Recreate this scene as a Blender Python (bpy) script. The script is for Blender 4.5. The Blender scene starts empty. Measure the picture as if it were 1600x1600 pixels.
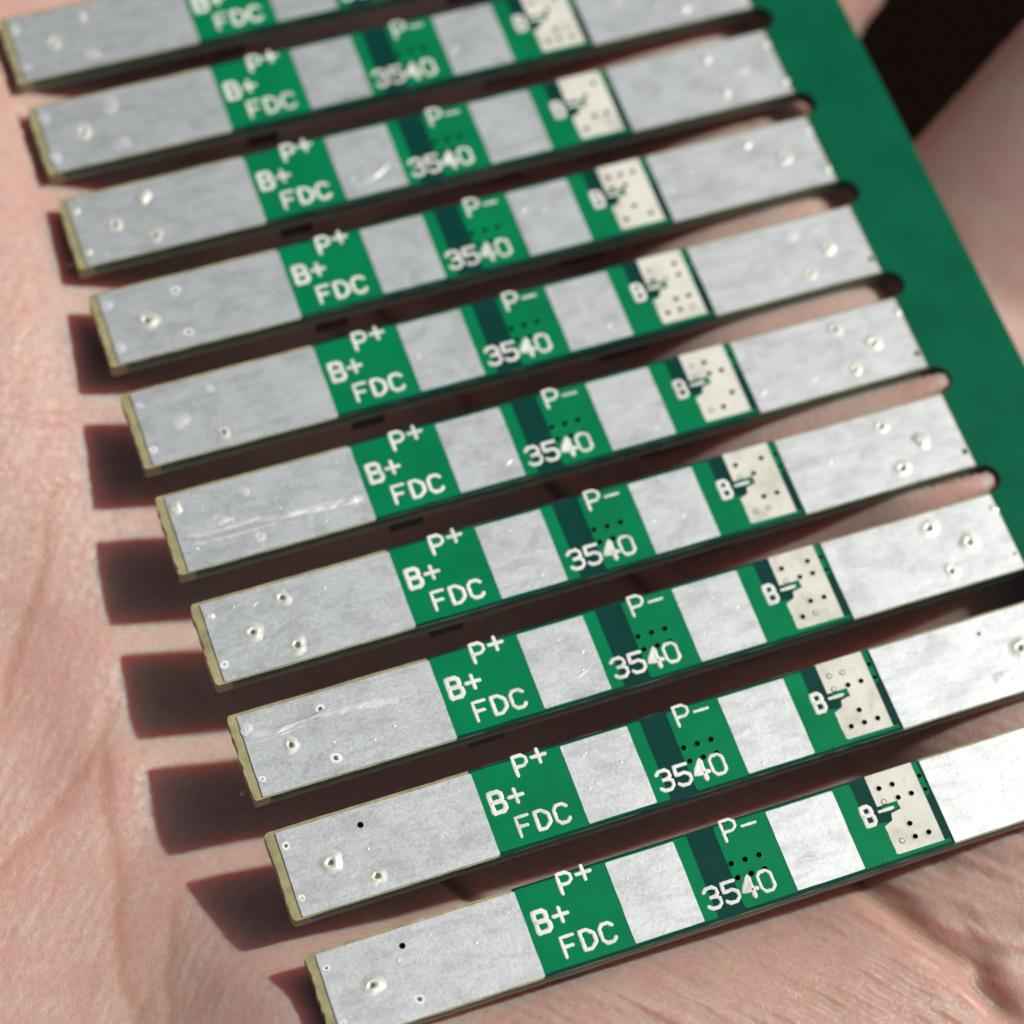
import bpy, math, random
import numpy as np
from mathutils import Matrix, Vector, noise
from mathutils.geometry import tessellate_polygon

# units: 1 blender unit = 1 mm (the photograph is a macro shot about 55 mm across)
rnd = random.Random(7)
SC = bpy.context.scene
COL = SC.collection

# ------------------------------------------------------------------ camera
R = np.array([[0.93760801, -0.33688847, 0.08600807],
              [-0.26390279, -0.85059145, -0.45480711],
              [0.226377, 0.40373302, -0.88642716]])
CAM = np.array([-10.5793276, -24.31710762, 98.51317577])
cam_d = bpy.data.cameras.new('camera')
cam = bpy.data.objects.new('camera', cam_d)
COL.objects.link(cam)
M3 = Matrix(((R[0][0], -R[1][0], -R[2][0]), (R[0][1], -R[1][1], -R[2][1]), (R[0][2], -R[1][2], -R[2][2])))
cam.matrix_world = Matrix.Translation(Vector(CAM)) @ M3.to_4x4()
cam_d.sensor_width = 36.0
cam_d.lens = 36.0 * 3870.27 / 1600.0
cam_d.clip_start = 1.0
cam_d.clip_end = 20000.0
cam_d.dof.use_dof = True
focus_pt = np.array([9.0, 6.0, 0.0])
cam_d.dof.focus_distance = float(R[2] @ (focus_pt - CAM))
APERTURE = 2.5                                  # diameter of the lens opening in mm
cam_d.dof.aperture_fstop = cam_d.lens * 0.001 / APERTURE
cam_d.dof.aperture_blades = 0
SC.camera = cam

# ------------------------------------------------------------------ sky, sun, exposure
SUN = Vector((0.86, -0.08, 1.0)).normalized()
w = bpy.data.worlds.new('World')
SC.world = w
w.use_nodes = True
nt = w.node_tree
sky = nt.nodes.new('ShaderNodeTexSky')
sky.sky_type = 'NISHITA'
sky.sun_disc = False
sky.sun_elevation = math.asin(SUN.z)
sky.sun_rotation = math.atan2(SUN.x, SUN.y)
sky.air_density = 0.75
sky.dust_density = 5.0
sky.ozone_density = 0.6
bgn = nt.nodes['Background']
nt.links.new(sky.outputs[0], bgn.inputs[0])
bgn.inputs[1].default_value = 0.068
sd = bpy.data.lights.new('sun', 'SUN')
sd.energy = 4.4
sd.angle = math.radians(2.5)
sd.color = (1.0, 0.96, 0.90)
sun = bpy.data.objects.new('sun', sd)
COL.objects.link(sun)
sun.rotation_euler = SUN.to_track_quat('Z', 'Y').to_euler()
sun.location = (150, -30, 220)
vs = SC.view_settings
vs.view_transform = 'Standard'
vs.look = 'None'
vs.exposure = -0.35
vs.gamma = 1.0
SC.cycles.use_denoising = True
SC.cycles.max_bounces = 8
SC.cycles.caustics_reflective = False

# ------------------------------------------------------------------ node helpers
def mat(name):
    m = bpy.data.materials.new(name)
    m.use_nodes = True
    t = m.node_tree
    return m, t, t.nodes['Principled BSDF']

def coords(t, scale=1.0, rot=(0, 0, 0), loc=(0, 0, 0), vec_scale=None):
    g = t.nodes.new('ShaderNodeNewGeometry')
    mp = t.nodes.new('ShaderNodeMapping')
    mp.inputs['Scale'].default_value = vec_scale if vec_scale else (scale,) * 3
    mp.inputs['Rotation'].default_value = rot
    mp.inputs['Location'].default_value = loc
    t.links.new(g.outputs['Position'], mp.inputs[0])
    return mp.outputs[0]

def noise_tex(t, vec, scale, detail=4, rough=0.55, dist=0.0):
    n = t.nodes.new('ShaderNodeTexNoise')
    n.inputs['Scale'].default_value = scale
    n.inputs['Detail'].default_value = detail
    n.inputs['Roughness'].default_value = rough
    n.inputs['Distortion'].default_value = dist
    t.links.new(vec, n.inputs['Vector'])
    return n.outputs[0]

def ramp(t, fac, stops):
    r = t.nodes.new('ShaderNodeValToRGB')
    while len(r.color_ramp.elements) < len(stops):
        r.color_ramp.elements.new(0.5)
    for e, (p, c) in zip(r.color_ramp.elements, stops):
        e.position = p
        e.color = (c[0], c[1], c[2], 1) if hasattr(c, '__len__') else (c, c, c, 1)
    t.links.new(fac, r.inputs[0])
    return r.outputs[0]

def math_n(t, op, a, b=None):
    m = t.nodes.new('ShaderNodeMath')
    m.operation = op
    for i, v in enumerate((a, b)):
        if v is None:
            continue
        if isinstance(v, (int, float)):
            m.inputs[i].default_value = v
        else:
            t.links.new(v, m.inputs[i])
    return m.outputs[0]

def mix_c(t, fac, a, b, mode='MIX'):
    m = t.nodes.new('ShaderNodeMix')
    m.data_type = 'RGBA'
    m.blend_type = mode
    for sock, v in ((m.inputs[0], fac), (m.inputs[6], a), (m.inputs[7], b)):
        if isinstance(v, (int, float)):
            sock.default_value = v
        elif isinstance(v, tuple):
            sock.default_value = (*v[:3], 1)
        else:
            t.links.new(v, sock)
    return m.outputs[2]

def bump(t, p, h, strength, dist, prev=None):
    b = t.nodes.new('ShaderNodeBump')
    b.inputs['Strength'].default_value = strength
    b.inputs['Distance'].default_value = dist
    t.links.new(h, b.inputs['Height'])
    if prev is not None:
        t.links.new(prev, b.inputs['Normal'])
    t.links.new(b.outputs[0], p.inputs['Normal'])
    return b.outputs[0]

# ------------------------------------------------------------------ materials
def make_skin():
    m, t, p = mat('skin')
    v = coords(t)
    big = noise_tex(t, v, 0.10, 3)
    mid = noise_tex(t, v, 0.55, 4)
    fine = noise_tex(t, v, 3.2, 4, 0.65)
    c1 = ramp(t, big, [(0.3, (0.515, 0.320, 0.275)), (0.5, (0.525, 0.362, 0.305)), (0.7, (0.54, 0.395, 0.33))])
    c2 = ramp(t, mid, [(0.3, (0.53, 0.290, 0.26)), (0.55, (0.53, 0.355, 0.30)), (0.75, (0.555, 0.425, 0.36))])
    c = mix_c(t, 0.5, c1, c2)
    c3 = ramp(t, fine, [(0.3, (0.86, 0.80, 0.80)), (0.55, 1.0), (0.75, (1.06, 1.08, 1.08))])
    c = mix_c(t, 0.75, c, c3, 'MULTIPLY')
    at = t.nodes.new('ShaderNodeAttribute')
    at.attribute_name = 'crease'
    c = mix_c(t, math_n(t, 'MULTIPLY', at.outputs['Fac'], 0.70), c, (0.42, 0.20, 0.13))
    t.links.new(c, p.inputs['Base Color'])
    p.inputs['Subsurface Weight'].default_value = 1.0
    p.inputs['Subsurface Radius'].default_value = (3.4, 0.62, 0.28)
    p.inputs['Subsurface Scale'].default_value = 0.8
    r = ramp(t, fine, [(0.35, 0.62), (0.68, 0.34)])
    t.links.new(r, p.inputs['Roughness'])
    p.inputs['Specular IOR Level'].default_value = 0.5
    # ridged lines of the palm: two families, distorted bands
    vr = coords(t, rot=(0, 0, math.radians(-42)))
    wv = t.nodes.new('ShaderNodeTexWave')
    wv.wave_type = 'BANDS'
    wv.bands_direction = 'X'
    wv.inputs['Scale'].default_value = 0.50
    wv.inputs['Distortion'].default_value = 3.2
    wv.inputs['Detail'].default_value = 2
    wv.inputs['Detail Scale'].default_value = 0.7
    t.links.new(vr, wv.inputs['Vector'])
    vl = coords(t, vec_scale=(1.3, 0.30, 1.0), rot=(0, 0, math.radians(-38)))
    wl = noise_tex(t, vl, 2.0, 6, 0.62, 0.5)
    geo = t.nodes.new('ShaderNodeNewGeometry')
    sx = t.nodes.new('ShaderNodeSeparateXYZ')
    t.links.new(geo.outputs['Position'], sx.inputs[0])
    mk = t.nodes.new('ShaderNodeMapRange')
    mk.inputs[1].default_value = 2.0
    mk.inputs[2].default_value = 9.0
    t.links.new(sx.outputs[0], mk.inputs[0])
    mk2 = t.nodes.new('ShaderNodeMapRange')
    mk2.inputs[1].default_value = 12.0
    mk2.inputs[2].default_value = 5.0
    t.links.new(sx.outputs[1], mk2.inputs[0])
    mk3 = t.nodes.new('ShaderNodeMapRange')
    mk3.inputs[1].default_value = 27.0
    mk3.inputs[2].default_value = 22.0
    mk3.inputs[3].default_value = 0.22
    t.links.new(sx.outputs[0], mk3.inputs[0])
    patch = math_n(t, 'MULTIPLY', mk3.outputs[0], ramp(t, mid, [(0.35, 0.35), (0.6, 1.0)]))
    rid = math_n(t, 'MULTIPLY', math_n(t, 'MULTIPLY', wv.outputs['Fac'], patch), math_n(t, 'MULTIPLY', mk.outputs[0], mk2.outputs[0]))
    b = bump(t, p, rid, 0.8, 0.11)
    b = bump(t, p, wl, 0.6, 0.035, b)
    v2 = coords(t, rot=(0, 0, math.radians(-139)))
    w2 = t.nodes.new('ShaderNodeTexWave')
    w2.wave_type = 'BANDS'
    w2.bands_direction = 'X'
    w2.inputs['Scale'].default_value = 0.55
    w2.inputs['Distortion'].default_value = 5.0
    w2.inputs['Detail'].default_value = 3
    w2.inputs['Detail Scale'].default_value = 0.9
    t.links.new(v2, w2.inputs['Vector'])
    lm = t.nodes.new('ShaderNodeMapRange')
    lm.inputs[1].default_value = 4.0
    lm.inputs[2].default_value = -2.0
    t.links.new(sx.outputs[0], lm.inputs[0])
    b = bump(t, p, math_n(t, 'MULTIPLY', math_n(t, 'MULTIPLY', w2.outputs['Fac'], lm.outputs[0]), ramp(t, mid, [(0.40, 0.0), (0.65, 1.0)])), 0.8, 0.020, b)
    vor = t.nodes.new('ShaderNodeTexVoronoi')
    vor.feature = 'DISTANCE_TO_EDGE'
    vor.inputs['Scale'].default_value = 1.9
    wob = t.nodes.new('ShaderNodeTexNoise')
    wob.inputs['Scale'].default_value = 1.5
    t.links.new(v, wob.inputs['Vector'])
    vm = t.nodes.new('ShaderNodeVectorMath')
    vm.operation = 'ADD'
    t.links.new(v, vm.inputs[0])
    t.links.new(wob.outputs['Color'], vm.inputs[1])
    t.links.new(vm.outputs[0], vor.inputs['Vector'])
    ve = ramp(t, vor.outputs['Distance'], [(0.0, 0.0), (0.12, 1.0)])
    b = bump(t, p, ve, 0.25, 0.03, b)
    b = bump(t, p, fine, 0.55, 0.05, b)
    glint = noise_tex(t, v, 9.0, 3, 0.7)
    b = bump(t, p, glint, 0.5, 0.035, b)
    return m
SKIN = make_skin()

def make_solder(name, base, rough, metal, bump_d=0.05, streak=True):
    m, t, p = mat(name)
    v = coords(t)
    a = noise_tex(t, v, 0.55, 6, 0.65, 0.3)
    vs_ = coords(t, vec_scale=(0.45, 2.2, 1.0))
    s = noise_tex(t, vs_, 1.0, 5, 0.6)
    f = noise_tex(t, v, 7.0, 3, 0.6)
    k = [tuple(min(1, x * g) for x in base) for g in (0.70, 0.94, 1.04)]
    c = ramp(t, a, [(0.32, k[0]), (0.5, k[1]), (0.68, k[2])])
    if streak:
        c2 = ramp(t, s, [(0.34, k[0]), (0.46, k[1]), (0.7, k[2])])
        c = mix_c(t, 0.5, c, c2)
    if streak:
        sm = noise_tex(t, coords(t, vec_scale=(0.7, 1.1, 1.0), loc=(3.1, 7.7, 0)), 0.85, 8, 0.68, 0.6)
        c = mix_c(t, ramp(t, sm, [(0.50, 0.0), (0.60, 0.42), (0.72, 0.60)]), c, (0.44, 0.475, 0.475))
    t.links.new(c, p.inputs['Base Color'])
    p.inputs['Metallic'].default_value = metal
    r = ramp(t, f, [(0.3, rough + 0.07), (0.7, rough - 0.07)])
    t.links.new(r, p.inputs['Roughness'])
    b = bump(t, p, a, 0.30, bump_d * 0.9)
    if streak:
        b = bump(t, p, s, 0.30, bump_d * 0.2, b)
    bump(t, p, f, 0.4, bump_d * 0.12, b)
    return m
SOLDER = make_solder('tinned_solder', (0.67, 0.725, 0.73), 0.46, 0.70)
DOME = make_solder('solder_bump_metal', (0.74, 0.77, 0.70), 0.44, 0.50, 0.10, False)
FLUX = make_solder('flux_residue', (0.70, 0.74, 0.75), 0.42, 0.35, 0.10, False)
LEGEND = make_solder('cream_legend_ink', (0.72, 0.73, 0.64), 0.55, 0.0, 0.02, False)
INK = make_solder('white_ink', (0.80, 0.83, 0.78), 0.6, 0.0, 0.03, False)

def make_mask(name, col, rough=0.34, sp=0.5):
    m, t, p = mat(name)
    v = coords(t)
    a = noise_tex(t, v, 0.35, 4)
    f = noise_tex(t, v, 9.0, 2)
    c = ramp(t, a, [(0.3, tuple(x * 0.86 for x in col)), (0.7, tuple(x * 1.1 for x in col))])
    t.links.new(c, p.inputs['Base Color'])
    r = ramp(t, f, [(0.3, rough + 0.05), (0.7, rough - 0.05)])
    t.links.new(r, p.inputs['Roughness'])
    p.inputs['Specular IOR Level'].default_value = sp
    b = bump(t, p, a, 0.25, 0.10)
    bump(t, p, f, 0.15, 0.012, b)
    return m
MASK_CU = make_mask('green_mask_over_copper', (0.0004, 0.192, 0.072), 0.36, 0.11)
MASK_BARE = make_mask('green_mask_over_laminate', (0.001, 0.045, 0.036), 0.36, 0.13)
MASK_RAIL = make_mask('green_mask_on_rail', (0.0004, 0.110, 0.053), 0.50, 0.06)

def make_fr4():
    m, t, p = mat('glass_epoxy_laminate')
    v = coords(t, vec_scale=(0.8, 0.8, 7.0))
    a = noise_tex(t, v, 1.6, 5, 0.65)
    c = ramp(t, a, [(0.3, (0.23, 0.21, 0.10)), (0.55, (0.34, 0.32, 0.16)), (0.75, (0.44, 0.41, 0.24))])
    t.links.new(c, p.inputs['Base Color'])
    p.inputs['Roughness'].default_value = 0.6
    p.inputs['Subsurface Weight'].default_value = 0.35
    p.inputs['Subsurface Radius'].default_value = (0.5, 0.5, 0.3)
    p.inputs['Subsurface Scale'].default_value = 1.0
    bump(t, p, a, 0.6, 0.08)
    return m
FR4 = make_fr4()

def make_side():
    # routed long side of a strip: green mask flowed over the upper part, bare grey-tan laminate below
    m, t, p = mat('routed_board_side')
    v = coords(t, vec_scale=(0.5, 0.5, 6.0))
    a = noise_tex(t, v, 1.6, 5, 0.65)
    tan = ramp(t, a, [(0.3, (0.11, 0.125, 0.085)), (0.6, (0.19, 0.20, 0.15)), (0.8, (0.34, 0.33, 0.25))])
    grn = ramp(t, a, [(0.3, (0.012, 0.075, 0.052)), (0.7, (0.03, 0.12, 0.085))])
    geo = t.nodes.new('ShaderNodeNewGeometry')
    sx = t.nodes.new('ShaderNodeSeparateXYZ')
    t.links.new(geo.outputs['Position'], sx.inputs[0])
    z = math_n(t, 'ADD', sx.outputs[2], math_n(t, 'MULTIPLY', a, 0.35))
    mr = t.nodes.new('ShaderNodeMapRange')
    mr.inputs[1].default_value = -0.42
    mr.inputs[2].default_value = -0.28
    t.links.new(z, mr.inputs[0])
    t.links.new(mix_c(t, mr.outputs[0], tan, grn), p.inputs['Base Color'])
    p.inputs['Roughness'].default_value = 0.42
    bump(t, p, a, 0.6, 0.08)
    return m
SIDE = make_side()

def make_plain(name, col, rough, metal=0.0):
    m, t, p = mat(name)
    a = noise_tex(t, coords(t), 2.0, 3)
    t.links.new(ramp(t, a, [(0.3, tuple(x * 0.8 for x in col)), (0.7, col)]), p.inputs['Base Color'])
    p.inputs['Roughness'].default_value = rough
    p.inputs['Metallic'].default_value = metal
    return m
CHIP = make_plain('black_epoxy_package', (0.012, 0.012, 0.014), 0.45)
CHIP_RED = make_plain('dark_red_package', (0.045, 0.008, 0.010), 0.5)
VIA_WALL = make_plain('plated_hole_wall', (0.05, 0.055, 0.05), 0.4, 0.6)
RED = make_plain('red_speck', (0.45, 0.10, 0.10), 0.5)
HALO = make_plain('pale_flux_ring', (0.86, 0.90, 0.90), 0.5)
GROUND = make_plain('dark_brown_ground', (0.007, 0.004, 0.003), 0.9)
GROUND.node_tree.nodes['Principled BSDF'].inputs['Specular IOR Level'].default_value = 0.0
PLUG = make_plain('grey_filled_hole', (0.15, 0.16, 0.10), 0.4, 0.3)
TIN = make_plain('bright_tin', (0.62, 0.66, 0.64), 0.3, 0.9)

# ------------------------------------------------------------------ mesh helpers
class MB:
    def __init__(s):
        s.v, s.f, s.m = [], [], []
    def add(s, vs_, fs, mi=0):
        b = len(s.v)
        s.v += [tuple(map(float, q)) for q in vs_]
        s.f += [tuple(i + b for i in q) for q in fs]
        s.m += [mi] * len(fs)
    def mesh(s, name, mats, smooth=False):
        me = bpy.data.meshes.new(name)
        me.from_pydata(s.v, [], s.f)
        for m in mats:
            me.materials.append(m)
        me.polygons.foreach_set('material_index', s.m)
        if smooth:
            me.polygons.foreach_set('use_smooth', [True] * len(s.f))
        me.update()
        return me

def link(name, me, parent=None, loc=(0, 0, 0), rot=0.0, **props):
    o = bpy.data.objects.new(name, me)
    COL.objects.link(o)
    o.parent = parent
    o.location = loc
    o.rotation_euler = (0, 0, rot)
    for k_, v_ in props.items():
        o[k_] = v_
    return o

def circle(cx, cy, r, n=12, ph=0.0):
    return [(cx + r * math.cos(ph + 2 * math.pi * i / n), cy + r * math.sin(ph + 2 * math.pi * i / n)) for i in range(n)]

def area(pl):
    return sum(pl[i][0] * pl[(i + 1) % len(pl)][1] - pl[(i + 1) % len(pl)][0] * pl[i][1] for i in range(len(pl))) / 2

def plate(mb, outline, holes, zt, zb, mt=0, ms=0, mh=None, bottom=True, mbm=None):
    """a flat plate with through holes: top, walls, hole walls, bottom"""
    if area(outline) < 0:
        outline = outline[::-1]
    holes = [h if area(h) > 0 else h[::-1] for h in holes]
    loops = [outline] + holes
    pts = [p for l in loops for p in l]
    tris = tessellate_polygon([[Vector((x, y, 0)) for x, y in l] for l in loops])
    def orient(tr, up):
        a, b, c = (pts[i] for i in tr)
        cr = (b[0] - a[0]) * (c[1] - a[1]) - (c[0] - a[0]) * (b[1] - a[1])
        return tr if (cr > 0) == up else (tr[0], tr[2], tr[1])
    tris = [tr for tr in tris if len(set(tr)) == 3]
    mb.add([(x, y, zt) for x, y in pts], [orient(tr, True) for tr in tris], mt)
    if bottom:
        mb.add([(x, y, zb) for x, y in pts], [orient(tr, False) for tr in tris], mt if mbm is None else mbm)
    for li, l in enumerate(loops):
        n = len(l)
        vv = [(x, y, zt) for x, y in l] + [(x, y, zb) for x, y in l]
        ff = []
        for i in range(n):
            j = (i + 1) % n
            ff.append((i, i + n, j + n, j) if li == 0 else (i, j, j + n, i + n))
        mi = 0 if callable(ms) else ms
        if li > 0 and mh is not None:
            mi = mh
        if callable(ms) and li == 0:
            for i, fc in enumerate(ff):
                mb.add([vv[q] for q in fc], [(0, 1, 2, 3)], ms(l[i], l[(i + 1) % n]))
        else:
            mb.add(vv, ff, mi)

def lathe(mb, cx, cy, z0, prof, n=18, jit=0.0, mi=0, seed=0, closed_center=True):
    """profile of (radius, height) from the rim inward"""
    rr = random.Random(seed)
    ph = [rr.uniform(0, 6.28) for _ in range(4)]
    base = len(mb.v)
    vv, ff = [], []
    for (r, h) in prof:
        for i in range(n):
            a = 2 * math.pi * i / n
            k = 1 + jit * (math.sin(2 * a + ph[0]) + 0.6 * math.sin(3 * a + ph[1]) + 0.4 * math.sin(5 * a + ph[2]))
            hh = h * (1 + 1.6 * jit * math.sin(2 * a + ph[3]))
            vv.append((cx + r * k * math.cos(a), cy + r * k * math.sin(a), z0 + hh))
    for j in range(len(prof) - 1):
        for i in range(n):
            i2 = (i + 1) % n
            ff.append((j * n + i, j * n + i2, (j + 1) * n + i2, (j + 1) * n + i))
    if closed_center:
        ff.append(tuple((len(prof) - 1) * n + i for i in range(n)))
    mb.add(vv, ff, mi)

def stroke(mb, pts, wd, ht, z0, closed=False, jr=None):
    """a rounded ribbon of printed ink along a polyline"""
    pts = [Vector((x, y)) for x, y in pts]
    # densify a little and roughen like screen print
    out = []
    n = len(pts)
    rng = range(n if closed else n - 1)
    for i in rng:
        a, b = pts[i], pts[(i + 1) % n]
        k = max(1, int((b - a).length / 0.11))
        for q in range(k):
            out.append(a.lerp(b, q / k))
    if not closed:
        out.append(pts[-1])
    P = out
    n = len(P)
    secs = [(-0.5, 0.0), (-0.42, 0.75), (-0.2, 1.0), (0.2, 1.0), (0.42, 0.75), (0.5, 0.0)]
    vv, ff = [], []
    for i in range(n):
        a = P[i - 1] if (i > 0 or closed) else P[i]
        b = P[(i + 1) % n] if (i < n - 1 or closed) else P[i]
        d = b - a
        if d.length < 1e-9:
            d = Vector((1, 0))
        d.normalize()
        nn = Vector((-d.y, d.x))
        w_ = wd * 0.88 * (1 + (jr.uniform(-0.17, 0.13) if jr else 0))
        for (u, h) in secs:
            q = P[i] + nn * (u * w_)
            vv.append((q.x, q.y, z0 + h * ht))
    m = len(secs)
    for i in range(n if closed else n - 1):
        j = (i + 1) % n
        for s in range(m - 1):
            ff.append((i * m + s, j * m + s, j * m + s + 1, i * m + s + 1))
    mb.add(vv, ff)
    if not closed:
        for e in (P[0], P[-1]):
            lathe(mb, e.x, e.y, z0, [(wd * 0.44, 0), (wd * 0.37, ht * 0.74), (wd * 0.18, ht * 0.97)], 7, 0.08, 0, int(e.x * 97 + e.y * 31))

# ------------------------------------------------------------------ ground far below the hand
g = MB()
gs = 6000.0
NG = 24
vv = []
for j in range(NG + 1):
    for i in range(NG + 1):
        x, y = -gs + 2 * gs * i / NG, -gs + 2 * gs * j / NG
        vv.append((x, y, -1150 + 6 * noise.noise(Vector((x * 0.002, y * 0.002, 0)))))
ff = [(j * (NG + 1) + i, j * (NG + 1) + i + 1, (j + 1) * (NG + 1) + i + 1, (j + 1) * (NG + 1) + i) for j in range(NG) for i in range(NG)]
g.add(vv, ff)
link('ground', g.mesh('ground', [GROUND]), kind='structure')

# ------------------------------------------------------------------ the hand
A30 = math.radians(30.0)
DS = np.array([math.cos(A30), math.sin(A30)])      # towards the fingertips
DT = np.array([-math.sin(A30), math.cos(A30)])     # towards the thumb side

# heights of the palm skin under the board (x, y, z in mm)
HP = [(-13, 55, 3.0), (-8, 55, 2.2), (-3.5, 54, 1.0), (-0.7, 46, -0.5), (0, 56, -1.0), (-7, 46, 1.6), (-1.0, 42.4, -0.75), (-1.4, 38.7, -1.0), (-6, 38, 0.4),
      (-12, 40, 1.2), (-2.0, 33.6, -1.8), (-3.0, 27.9, -2.85), (-7, 31, -0.9), (-12, 30, -0.4), (-3.9, 20.6, -3.8), (-4.25, 17.3, -4.2), (-4.2, 15.7, -4.1), (-4.7, 12.1, -4.6), (-4.2, 10.0, -4.1), (-3.4, 7.25, -3.3),
      (-8, 24, -3.1), (-8, 17, -3.8), (-13, 20, -2.6), (-13, 10, -3.0), (-8, 10, -3.9), (-5.5, 6, -3.4), (-8, 3, -3.0), (-13, 2, -2.6),
      (-2.15, 4.2, -1.9), (-1.5, 2.6, -1.2), (-0.5, 0.2, -1.0), (-4, -1, -1.8), (-4, -4, -1.9), (-10, -3, -2.6), (3, -2.0, -1.1), (8, -3.5, -1.0), (2, 2.8, -2.2), (4, 6.5, -5.4), (0.5, 7.5, -4.6), (0, 12, -6.2), (0, 18, -6.6),
      (0, 24, -5.6), (0, 30, -3.8), (1, 38, -2.6), (3, 46, -3.2), (8, 8, -6.8), (8, 14, -8.2), (8, 24, -8.8), (8, 34, -7.6), (8, 46, -6.0), (12, 6.5, -6.8),
      (10, -1, -1.5), (14, -2, -1.5), (18, -2.5, -1.8), (22, -3, -2.2), (14, -7, -1.2), (22, -8, -2.0), (17, 7, -7.0), (17, 18, -8.5), (17, 30, -8.5),
      (17, 42, -6.6), (23, 8, -7.4), (23, 12.5, -6.4), (22, 18, -5.6), (22.5, 26, -5.0), (23, 34, -5.0), (24, 42, -5.2), (25, 2, -4.2),
      (30, -1.5, -2.0), (31, -6, -2.2), (34, -1, -1.4), (38, -3, -0.6), (30, 7.5, -6.4), (35, 8, -4.8), (30, 3, -3.2), (35, 3, -3.2), (28, 12.5, -5.2), (32, 12.2, -3.4), (36, 12, -1.5), (27.5, 18, -2.9), (30.5, 19.5, -1.4),
      (34.5, 20, -0.5), (37, 21.5, -0.2), (36, 15.8, -0.2), (32, 15.8, -1.1), (35.5, 25, -1.0), (26.5, 23.5, -1.8), (30, 24, -0.9), (35.4, 27.4, -1.15), (26.5, 29.5, -1.9), (31, 29.5, -1.1), (35.1, 33.2, -1.2),
      (27.5, 35, -2.3), (31, 35, -1.5), (34.7, 39, -1.9), (29, 40, -3.0), (32, 44, -3.2), (37, 45, -2.8), (40.8, 22, -2.6), (41, 30, -4.2), (41, 36, -4.4), (45, 30, -5.2),
      (40, 12, -2.4), (42, 4, -1.6), (47, 20, -3.6), (52, 28, -5.0), (25, 52, -5.0), (15, 56, -5.0), (34, 52, -4.5),
      (-30, 20, -3.0), (-30, -10, -4.0), (-10, -25, -3.0), (15, -25, -3.5), (35, -20, -2.5), (-30, 50, 1.0), (-10, 72, 1.5), (15, 72, -4.0), (-45, 0, -5), (-20, -45, -5), (-60, -40, -5), (10, 90, -4)]
HP = np.array(HP, float)

def tps_fit(P, z, lam=0.15):
    n = len(P)
    d2 = ((P[:, None] - P[None]) ** 2).sum(-1)
    K = 0.5 * d2 * np.log(d2 + 1e-9)
    K += np.eye(n) * lam
    Q = np.c_[np.ones(n), P]
    A = np.block([[K, Q], [Q.T, np.zeros((3, 3))]])
    return np.linalg.solve(A, np.r_[z, 0, 0, 0])
HW = tps_fit(HP[:, :2], HP[:, 2])

def palm_z(X):
    out = np.zeros(len(X))
    for a in range(0, len(X), 20000):
        x = X[a:a + 20000]
        d2 = ((x[:, None] - HP[None, :, :2]) ** 2).sum(-1)
        out[a:a + 20000] = (0.5 * d2 * np.log(d2 + 1e-9)) @ HW[:-3] + np.c_[np.ones(len(x)), x] @ HW[-3:]
    return out

def axis_vals():
    s = list(np.arange(-110, -12, 2.0)) + list(np.arange(-12, 64, 0.25)) + list(np.arange(64, 150, 1.0))
    t = list(np.arange(-75, -24, 1.0)) + list(np.arange(-24, 51, 0.25)) + list(np.arange(51, 105, 1.0))
    return np.array(s), np.array(t)
SV, TV = axis_vals()
S, T = np.meshgrid(SV, TV, indexing='ij')
XY = S.ravel()[:, None] * DS + T.ravel()[:, None] * DT
pz = np.clip(palm_z(XY), -12, 6).reshape(S.shape)

def smax(a, b, k):
    h = np.clip(0.5 + 0.5 * (a - b) / k, 0, 1)
    return b * (1 - h) + a * h + k * h * (1 - h)

# palm slab with a rounded outline, narrowing into the wrist
tc = 14.0
half = np.interp(SV, [-110, -75, -50, -30, 0, 30, 56, 150], [27, 27, 29, 38, 43, 43, 40, 40])[:, None]
edge = np.abs(T - tc) / half
endf = np.clip((S - 46.0) / 9.0, 0, None)
rad = np.clip(1 - np.clip(edge, 0, 1.3) ** 16 - endf ** 6, -1, 1)
prof = np.sign(rad) * np.sqrt(np.abs(rad))
mid = -15.0
top = mid + (pz - mid) * prof
bot = mid - 13.0 * prof
OUT = -40.0
top = np.where(rad > 0, top, mid - 30 * np.abs(prof))
bot = np.where(rad > 0, bot, mid + 30 * np.abs(prof))
# four fingers: (t at the root, root radius, tip radius, length, start s, z of the axis at the root, rise, spread)
fingers = [(44.0, 8.4, 7.0, 68, 40, -11.0, 0.26, 0.22), (23.9, 8.7, 7.2, 78, 42, -12.0, 0.26, 0.10),
           (3.7, 8.7, 7.0, 76, 40, -17.0, 0.55, -0.07), (-14.5, 8.0, 6.2, 60, 38, -9.5, 0.26, -0.16)]
for (t0, r0, r1, L, s0, z0, rise, spread) in fingers:
    u = np.clip((S - s0) / L, 0, 1)
    ta = t0 + spread * (np.clip(S, s0 - 10, s0 + L) - s0)
    r = r0 + (r1 - r0) * u + 0.25 * np.cos(u * 3 * 2 * np.pi) * np.clip((u - 0.25) * 4, 0, 1)
    # curl: the finger climbs, then bends over
    zc = z0 + rise * L * (u - 0.25 * u ** 2.5)
    over = np.maximum(0, S - (s0 + L)) + np.maximum(0, (s0 - 6) - S)
    q = r ** 2 - (T - ta) ** 2 - over ** 2
    hz = np.where(q > 0, np.sqrt(np.maximum(q, 0)), -np.sqrt(np.abs(q)) * 1.5)
    top = smax(top, zc + hz, 1.6)
    bot = -smax(-bot, -(zc - hz), 2.0)
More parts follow.
